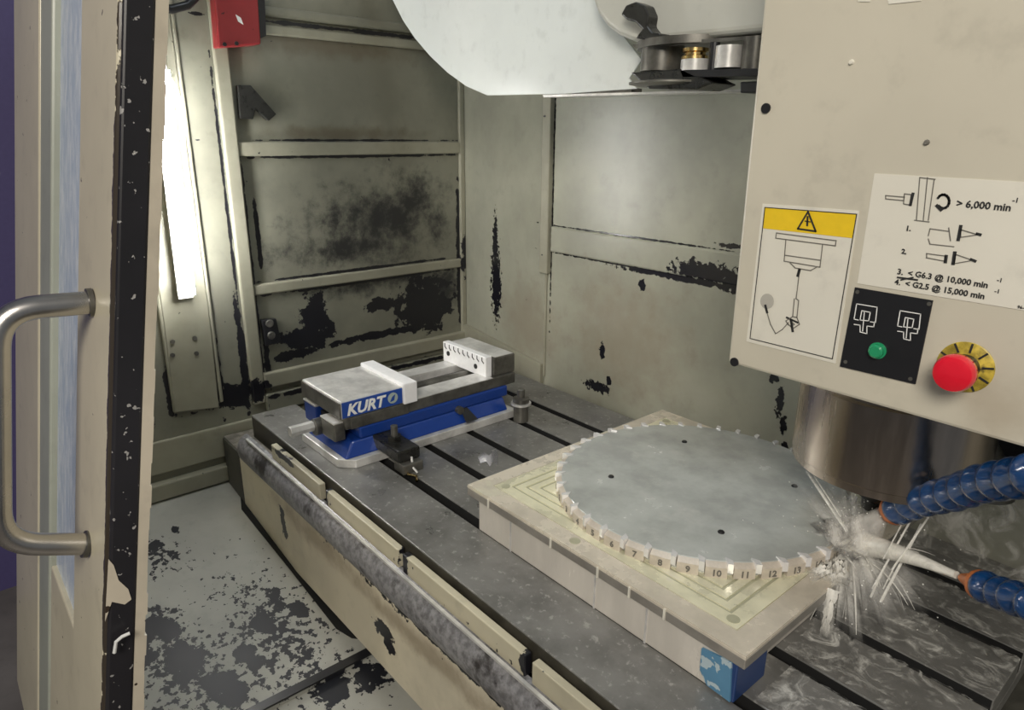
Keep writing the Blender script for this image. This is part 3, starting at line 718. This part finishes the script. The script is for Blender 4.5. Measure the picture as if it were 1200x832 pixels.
# clamp / release button plate
bpz = hpoly([(1002.7, 336.5), (1094, 352), (1073.4, 449.8), (985, 429)], 0, .002).build('button_plate', M['black'], hc)
for du, dv in ((0, 0), (51, 8)):
    mb = MB()
    for pl in ([(1004, 356), (1001, 374), (1006, 375)], [(1004, 356), (1028, 360), (1026, 378), (1020, 377)], [(1010, 364), (1020, 366), (1018, 376), (1008, 375), (1010, 364)],
               [(1001, 380), (1008, 381), (1008, 389), (1016, 391), (1016, 382), (1024, 383), (1025, 377)], [(1013, 366), (1011, 388)]):
        hline(mb, [(u+du, v+dv) for u, v in pl], .0009, .0022)
    mb.build('pictogram', M['white_ink'], bpz)
for px in ((1005, 342), (1089, 356), (991, 424), (1067, 444)):
    c = HS(*px, .002); MB().cyl(c, c+Vector((0, -.001, 0)), .0022, n=10).build('plate_screw', M['steel_dark'], bpz)
c = HS(1028.8, 410.7, .002)
MB().lathe(c, NP, [(.0095, 0), (.0095, .002), (.0078, .002), (.0078, .007), (.006, .0085)], 24).build('green_button', M['green'], bpz, smooth=True)
# emergency stop
c = HS(1131, 430, 0)
es = MB().lathe(c, NP, [(.0268, 0), (.0268, .0012), (.026, .0018)], 40).build('stop_plate', M['tarnish'], hc, smooth=True, label='round yellow plate of the stop button')
mb = MB()
for i in range(10):
    q = i*pi/5+.2; p1 = c+Vector((cos(q)*.017, -.0022, sin(q)*.017)); p2 = c+Vector((cos(q)*.0255, -.0022, sin(q)*.0255))
    mb.strip([p1, p2], .002, NP)
mb.build('plate_marks', M['ink'], es)
MB().lathe(c, NP, [(.014, .001), (.014, .016), (.010, .016), (.010, .030)], 28).build('collar', M['black'], es, smooth=True)
MB().lathe(c, NP, [(.010, .020), (.0175, .023), (.0195, .026), (.0195, .034), (.0175, .038), (.012, .040)], 36).build('red_mushroom', M['red'], es, smooth=True)

# spindle under the head
SP = Vector((-.352, 1.05, 0))
sp = thing('spindle', (SP.x, SP.y, .22), 'large round brown steel spindle nose under the head cover', 'spindle')
MB().lathe((SP.x, SP.y, 0), (0, 0, 1), [(.124, .226), (.1305, .229), (.1305, .240), (.132, .2415), (.132, .358), (.129, .361), (.129, .368), (.132, .371), (.132, .43)], 96).build('nose', M['steel_brown'], sp, smooth=True)
MB().lathe((SP.x, SP.y, 0), (0, 0, 1), [(.060, .195), (.075, .205), (.075, .227)], 48).build('spindle_face', M['steel_dark'], sp, smooth=True)
MB().lathe((SP.x, SP.y, 0), (0, 0, 1), [(.1330, .372), (.1330, .40)], 96).build('seal_ring', M['black'], sp, smooth=True)
tl_ = thing('milling_tool', (SP.x, SP.y, .108), 'small dark cutting tool in the spindle above the disc rim', 'tool')
MB().lathe((SP.x, SP.y, 0), (0, 0, 1), [(.006, .108), (.006, .150), (.020, .152), (.022, .170), (.030, .175), (.032, .198)], 28).build('holder', M['grease'], tl_, smooth=True)

# column behind the head at the right
kc = thing('rear_column', (.10, 1.3, -.1), 'black rear machine column seen right of the spindle', 'column')
c_ = [hy(*p, 1.28) for p in ((1140, 480), (1290, 520), (1290, 556), (1200, 548), (1168, 546), (1150, 515))]
MB().prism(c_, (0, .04, 0)).build('bracket', M['black'], kc, bevel=.002)
a_ = hy(1146, 512, 1.2); b_ = hy(1150, 575, 1.2)
MB().lathe((b_.x, 1.2, b_.z), (0, 0, 1), [(.045, 0), (.028, (a_.z-b_.z)*.6), (.006, (a_.z-b_.z))], 24).build('cone', M['steel_dark'], kc, smooth=True)

# ------------------------------------------------------------------ TOOL CHANGER
tc = thing('tool_changer', (-1.0, 1.05, .78), 'white curved tool changer guard hanging at the top of the enclosure', 'tool changer')
Y1 = 1.05
sh = [(400, -120), (430, -60), (460, 0), (472, 24), (486, 45), (504, 66), (524, 85), (546, 101), (571, 112), (660, 110), (746, 104), (737, 92), (752, 70), (735, 48), (720, 30), (700, 0), (690, -120)]
MB().prism([hy(*p, Y1) for p in sh], (0, .004, 0)).build('guard_plate', M['shield'], tc, bevel=.001)
MB().prism([hy(*p, Y1) for p in ((636, 111), (895, 104), (895, 106.5), (637, 114))], (0, .05, 0)).build('bottom_rail', M['steel'], tc)
MB().prism([hy(*p, Y1+.01) for p in ((640, 106), (740, 103), (740, 110), (640, 111))], (0, .03, 0)).build('rail_shadow_bar', M['steel_dark'], tc)
dr = [(690, -120), (693, 0), (699, 16), (709, 30), (723, 41), (740, 48), (760, 50), (830, 44), (905, 37), (905, -120)]
MB().prism([hy(*p, Y1-.05) for p in dr], (0, .09, 0)).build('drum', M['drum'], tc, bevel=.012, seg=4)
MB().prism([hy(*p, Y1-.055) for p in ((741, 52), (905, 40), (905, 44), (745, 57))], (0, .11, 0)).build('drum_lip', M['steel_dark'], tc)
def vcyl(name, u, v0, v1, hw, mat, y=Y1-.03, smooth=True, prof=None):
    t = hy(u, v0, y); b = hy(u, v1, y); e = hy(u+hw, v1, y); r = (e-b).length
    h = t.z-b.z
    prof = prof or [(1, 0), (1, 1)]
    return MB().lathe((b.x, y, b.z), (0, 0, 1), [(r*a, h*c) for a, c in prof], 28).build(name, M[mat], tc, smooth=smooth)
vcyl('dark_block', 775, 52, 84, 20, 'steel_dark')
vcyl('silver_pad', 758, 56, 83, 6, 'steel', Y1-.045)
vcyl('brass_collar', 814, 57, 70, 13, 'gold', Y1-.05, prof=[(1, 0), (1, .3), (.8, .4), (.8, .6), (1, .7), (1, 1)])
vcyl('brass_collar', 814, 70, 83, 14, 'steel', Y1-.05)
vcyl('steel_collar', 853, 54, 80, 14, 'steel', Y1-.05, prof=[(1, 0), (1, 1)])
vcyl('clamp_pin', 835, 50, 84, 5, 'black', Y1-.05)
vcyl('dark_block', 883, 44, 84, 14, 'steel_dark', Y1-.04)
vcyl('dark_block', 815, 49, 58, 60, 'steel_dark', Y1+.02)
MB().prism([hy(*p, Y1-.07) for p in ((796, 82), (895, 80), (895, 89), (800, 91))], (0, .08, 0)).build('finger_plate', M['black'], tc, bevel=.001)
MB().prism([hy(*p, Y1-.07) for p in ((738, 85), (800, 80), (835, 97), (815, 105), (760, 104))], (0, .07, 0)).build('gripper_arm', M['grease'], tc, bevel=.003)
c = hy(786, 99, Y1-.04)
MB().lathe((c.x, Y1-.04, c.z), (0, 0, 1), [(.055, -.003), (.070, 0), (.070, .003), (.03, .008)], 36).build('gripper_disc', M['steel_dark'], tc, smooth=True)
MB().prism([hy(*p, Y1-.06) for p in ((867, 96), (887, 95), (887, 109), (867, 109))], (0, .05, 0)).build('stop_nub', M['black'], tc, bevel=.002)
kp = [hy(*p, Y1-.075) for p in ((727, 17), (733, 6), (744, 2), (755, 6), (760, 18), (758, 30), (764, 38), (774, 39), (773, 44), (752, 46), (744, 45), (752, 34), (744, 26), (734, 23))]
MB().prism(kp, (0, .03, 0)).build('grease_knob', M['grease'], tc, bevel=.006, seg=3)

# ------------------------------------------------------------------ COOLANT HOSES
def catmull(P, n=10):
    out = []; P = [P[0]*2-P[1]]+P+[P[-1]*2-P[-2]]
    for i in range(1, len(P)-2):
        for j in range(n):
            t = j/n
            out.append(.5*((2*P[i])+(-P[i-1]+P[i+1])*t+(2*P[i-1]-5*P[i]+4*P[i+1]-P[i+2])*t*t+(-P[i-1]+3*P[i]-3*P[i+1]+P[i+2])*t**3))
    out.append(P[-2]); return out
def hose(name, P, r, label, nozzle_len, tipr):
    path = catmull(P, 40)
    L = [0]
    for a, b in zip(path[:-1], path[1:]): L.append(L[-1]+(b-a).length)
    def at(d):
        for i in range(1, len(L)):
            if L[i] >= d:
                t = (d-L[i-1])/(L[i]-L[i-1]+1e-9); return path[i-1].lerp(path[i], t)
        return path[-1]
    h = thing(name, path[0], label, 'hose', 'segmented coolant hoses')
    d0 = (at(.01)-at(0)).normalized()
    MB().tube([path[0]-d0*nozzle_len, path[0]-d0*nozzle_len*.45, path[0]-d0*.004, path[0]+d0*.006], [tipr, max(tipr*1.2, r*.62), r*1.02, r*1.02], 24).build('nozzle', M['orange'], h, smooth=True, label='orange nozzle')
    pitch_ = r*1.75; d = 0
    while d+pitch_*1.3 < L[-1]:
        a = at(d); b = at(d+pitch_*1.25); t = (b-a).normalized(); ln = (b-a).length
        prof = [(r*.84, 0), (r*1.0, ln*.06), (r*1.10, ln*.20), (r*1.10, ln*.36), (r*.98, ln*.55), (r*.88, ln*.72), (r*.84, ln)]
        MB().lathe(a, t, prof, 24).build('link', M['hose_blue'], h, smooth=True)
        d += pitch_
    return h
P = [hy(1049, 598, 1.0), hy(1080, 586, .96), hy(1120, 578, .91), hy(1150, 566, .87), hy(1185, 562, .83), hy(1240, 555, .78)]
P += [Vector((-.04, .82, .36)), Vector((-.01, .90, .44))]
hose('coolant_hose', P, .0205, 'upper blue segmented coolant hose, just below the spindle', .030, .0125)
P = [hy(1150, 686, .90), hy(1170, 694, .88), hy(1190, 702, .85), hy(1225, 712, .82), Vector((-.03, .80, .22)), Vector((.04, .86, .34)), Vector((.05, .92, .44))]
hose('coolant_hose', P, .0180, 'lower blue segmented coolant hose at the right edge', .036, .0058)

# ------------------------------------------------------------------ COOLANT
IMP = hz(1000, 634, .108)          # where the streams strike the disc rim
lo = hy(1121, 674, .925)
jt = MB()
n_ = 14; ptsj = [lo.lerp(IMP, i/n_)+Vector((0, 0, .004*sin(pi*i/n_))) for i in range(n_+1)]
jt.tube(ptsj, [.0050+.016*(i/n_)**1.3 for i in range(n_+1)], 18)
single('coolant_jet', jt, M['jet'], 'milky coolant jet from the lower nozzle to the disc rim', 'water', smooth=True)
up = hy(1036, 602, 1.0); jt = MB()
for k_ in range(9):
    a0 = up+Vector((random.uniform(-.006, .006), random.uniform(-.006, .006), random.uniform(-.006, .006)))
    e0 = IMP+Vector((random.uniform(-.03, .03), random.uniform(-.03, .03), random.uniform(-.01, .025)))
    jt.tube([a0.lerp(e0, i/6) for i in range(7)], [.006+.014*i/6 for i in range(7)], 12)
single('coolant_jet', jt, M['stream'], 'wide coolant stream from the upper nozzle onto the disc rim', 'water', smooth=True)
def traj(p, v, T_, n=9, g_=9.8):
    return [p+v*(T_*i/n)+Vector((0, 0, -.5*g_*(T_*i/n)**2)) for i in range(n+1)]
st = MB()
for k_ in range(50):
    ang = random.uniform(-2.0, 1.2); sp_ = random.uniform(.3, 1.0); vz = random.uniform(-.6, .7)
    v = Vector((cos(ang)*sp_, sin(ang)*sp_, vz)); T_ = random.uniform(.04, .10)
    tr = traj(IMP+Vector((random.uniform(-.01, .03), random.uniform(-.04, .03), -.01)), v, T_)
    tr = [p for p in tr if p.z > .003]
    if len(tr) > 3:
        r0 = random.uniform(.0005, .0018); st.tube(tr, [r0*sin(pi*(i+.6)/(len(tr)+.4)) for i in range(len(tr))], 6)
for a, b, r0 in (((1080, 614), (1032, 705), .0020), ((1066, 612), (1022, 690), .0014), ((1088, 606), (1045, 668), .0014), ((1058, 612), (1035, 655), .001), ((946, 553), (992, 622), .0024), ((953, 556), (985, 605), .0012), ((1048, 640), (1020, 700), .0016), ((1060, 640), (1035, 690), .001)):
    A = hy(*a, 1.0); B = hy(*b, .93)
    if B.z < .003: B = hz(*b, .003)
    st.tube([A.lerp(B, i/5) for i in range(6)], r0, 6)
single('coolant_splash', st, M['streak'], 'white coolant streaks bouncing off the disc rim', 'water', kind='stuff', smooth=True)
# curtains of coolant pouring off the plate edge: folded sheets with ragged feet
cu_ = MB(); cd_ = []
def pour(u0, v0, u1, v1, wid, seed, z0=.083):
    rnd = random.Random(seed); A = hz(u0, v0, z0); B = hz(u1, v1, .002); nu, nv = 8, 14; k0 = len(cu_.v)
    side = Vector((.93, .37, 0))
    for i in range(nv+1):
        t = i/nv; c = A.lerp(B, t**.8); c.z = A.z+(B.z-A.z)*t**1.6
        wv = wid*(1.25-.6*t+.14*sin(t*9+seed))
        for j in range(nu+1):
            q = j/nu-.5
            cd_.append(max(0, 1-t**4)*(1-abs(2*q)**2.5))
            cu_.v.append(c+side*wv*q*2+Vector((.005*sin(j*1.9+t*6+seed), 0, 0))+Vector((rnd.uniform(-1, 1), rnd.uniform(-1, 1), 0))*.0012)
    for i in range(nv):
        for j in range(nu):
            a = k0+i*(nu+1)+j; cu_.f.append((a, a+1, a+nu+2, a+nu+1))
for a in ((974, 690, 966, 748, .008, 1), (985, 678, 990, 722, .014, 2), (996, 668, 1012, 716, .014, 3), (1006, 660, 1026, 708, .012, 4), (980, 684, 975, 716, .012, 5), (1012, 655, 1040, 690, .012, 7)):
    pour(*a)
po_ = single('pouring_coolant', cu_, M['pour'], 'white coolant pouring off the plate edge onto the table', 'water', kind='stuff', smooth=True)
thickness(po_, cd_)
vm = MB(); vd_ = []
def sheet(p0, dirs, ln, wob=.006, nu=26, nv=14, drop=.0):
    k0 = len(vm.v); ph = random.uniform(0, 6)
    for i in range(nv+1):
        s_ = i/nv
        for j in range(nu+1):
            a = dirs[0].lerp(dirs[1], j/nu).normalized()
            L_ = ln*(.82+.18*sin(j*.9+ph))
            p = p0+a*L_*s_+Vector((sin(j*1.1+ph), cos(j*1.3+ph), sin(j*.7+s_*5)))*wob*s_
            p.z -= drop*s_*s_; p.z = max(p.z, .003); vm.v.append(p)
            vd_.append(1.25*(1-s_)**.75*(1-s_**4)*min(1, 3*(1-abs(2*j/nu-1)))*(.72+.28*sin(j*1.7+ph)))
    for i in range(nv):
        for j in range(nu):
            a = k0+i*(nu+1)+j; vm.f.append((a, a+1, a+nu+2, a+nu+1))
P0 = IMP+Vector((0, 0, -.004))
sheet(P0, (Vector((-1, .45, .22)), Vector((.1, 1, .45))), .19)
sheet(P0, (Vector((-.9, .2, .10)), Vector((-.1, .9, .30))), .16)
sheet(P0, (Vector((-.5, -.9, -.05)), Vector((.9, -.4, -.1))), .13, drop=.07)
sheet(P0, (Vector((.3, -.8, .05)), Vector((1, .3, .2))), .15, drop=.06)
sheet(P0, (Vector((.4, -.6, -.2)), Vector((1, .1, -.1))), .12, drop=.05)
sheet(P0+Vector((0, .03, .01)), (Vector((-.4, .9, .5)), Vector((.7, .8, .7))), .15)
sheet(P0, (Vector((-1, .3, .03)), Vector((-.1, 1, .05))), .20, drop=-.02)
sheet(P0, (Vector((-1, .6, .5)), Vector((.3, .9, .6))), .11)
sheet(P0, (Vector((.2, -.9, .1)), Vector((1, -.2, .2))), .12, drop=.04)
sheet(P0, (Vector((-.1, -.9, .3)), Vector((.9, .3, .4))), .10, drop=.02)
for k_ in range(9):
    a = random.uniform(0, 2*pi); b = a+random.uniform(.8, 1.4)
    sheet(P0+Vector((random.uniform(-.02, .02), random.uniform(-.03, .02), 0)), (Vector((cos(a), sin(a), random.uniform(0, .5))), Vector((cos(b), sin(b), random.uniform(0, .5)))), random.uniform(.05, .085))
sheet(hz(985, 668, .084), (Vector((-.3, -.8, 0)), Vector((.9, -.5, 0))), .085, drop=.08)
sheet(hz(992, 655, .086), (Vector((.1, -.8, 0)), Vector((1, .1, 0))), .10, drop=.08)
sheet(hz(975, 665, .0845), (Vector((-.7, -.6, 0)), Vector((.2, -.9, 0))), .055, drop=.0)
sv_ = single('spray_veil', vm, M['spray'], 'misty veil of coolant around the cutting point', 'water', kind='stuff', smooth=True)
thickness(sv_, vd_)
dm = MB()
def drop(p, r):
    a = [(0, 0, 1), (1, 0, 0), (0, 1, 0), (-1, 0, 0), (0, -1, 0), (0, 0, -1)]
    dm.add([p+Vector(q)*r for q in a], [(0, 1, 2), (0, 2, 3), (0, 3, 4), (0, 4, 1), (5, 2, 1), (5, 3, 2), (5, 4, 3), (5, 1, 4)])
for k_ in range(300):
    a = random.uniform(0, 2*pi); r = abs(random.gauss(0, .08))
    p = IMP+Vector((cos(a)*r, sin(a)*r, random.uniform(-.09, .08)))
    inside = (p.x-DC.x)**2+(p.y-DC.y)**2 < .263**2 and p.z < .11
    if p.z < .004 or inside: continue
    drop(p, random.uniform(.0005, .0014))
single('coolant_droplets', dm, M['drops'], 'tiny white coolant droplets flying around the cutting point', 'water', kind='stuff')
# low froth lying on the plate corner under the streams
fo = MB(); fc = hz(974, 668, PZ1); ux = (hz(1000, 632, PZ1)-hz(962, 676, PZ1)).normalized(); uy = Vector((-ux.y, ux.x, 0)); n1_, n2_ = 12, 28
fth = []
for i in range(n1_+1):
    for j in range(n2_):
        q = 2*pi*j/n2_; rr = i/n1_
        R_ = rr*(1+.22*sin(3*q+1)+.15*sin(7*q)+.1*sin(11*q+2))
        h = .013*(1-rr*rr)*(.6+.4*sin(j*2.1+i*1.7))+.0006
        p = fc+ux*cos(q)*R_*.055+uy*sin(q)*R_*.028; p.z = PZ1+h
        fo.v.append(p); fth.append(min(1, 2.2*(1-rr)))
for i in range(n1_):
    for j in range(n2_):
        fo.f.append((i*n2_+j, i*n2_+(j+1) % n2_, (i+1)*n2_+(j+1) % n2_, (i+1)*n2_+j))
fo_ = single('coolant_froth', fo, M['pour'], 'creamy froth lying on the near right rim of the plate', 'water', kind='stuff', smooth=True)
thickness(fo_, fth)
# small shining puddle between two slots, a highlight painted as flat bright metal
pm = MB()
cpt = [(560, 536), (567, 530), (573, 534), (580, 527), (584, 533), (583, 545), (578, 541), (574, 547), (570, 541), (563, 543)]
pm.prism([hz(u, v, .0003) for u, v in cpt], (0, 0, .0006))
single('coolant_glint', pm, M['glint'], 'small painted puddle on the table between vise and plate', 'glint', smooth=True)
# running films: on the table lands right of the plate, and down the wall behind the spindle
fm = MB()
def film(x0_, x1_, y0_, y1_, z, nx, ny):
    k0 = len(fm.v)
    for i in range(ny+1):
        for j in range(nx+1):
            fm.v.append(Vector((x0_+(x1_-x0_)*j/nx, y0_+(y1_-y0_)*i/ny, z+.0022*abs(sin(j*.9+i*1.7)+random.uniform(-.6, .6)))))
    for i in range(ny):
        for j in range(nx):
            a = k0+i*(nx+1)+j; fm.f.append((a, a+1, a+nx+2, a+nx+1))
film(-.338, XR, .712, .805, .0008, 30, 8)
for i in range(4, len(edges)-1, 2):
    film(-.36 if edges[i+1] < 1.26 else -.9, XR, edges[i], edges[i+1], .0008, 40, 8)
single('coolant_film', fm, M['film'], 'foaming coolant running over the table right of the plate', 'water', kind='stuff', smooth=True)
wm = MB(); k0 = 0
nx, nz = 60, 26
for i in range(nz+1):
    for j in range(nx+1):
        x = -.60+1.12*j/nx; z = .002+.46*i/nz
        wm.v.append(Vector((x, WY-.010-.05*(1-i/nz)**2-.006*abs(sin(j*.8+sin(i*.6)*1.5)), z)))
for i in range(nz):
    for j in range(nx):
        a = i*(nx+1)+j; wm.f.append((a, a+1, a+nx+2, a+nx+1))
single('coolant_curtain', wm, M['wall_film'], 'streaked sheet of coolant washing down behind the spindle', 'water', kind='stuff', smooth=True)
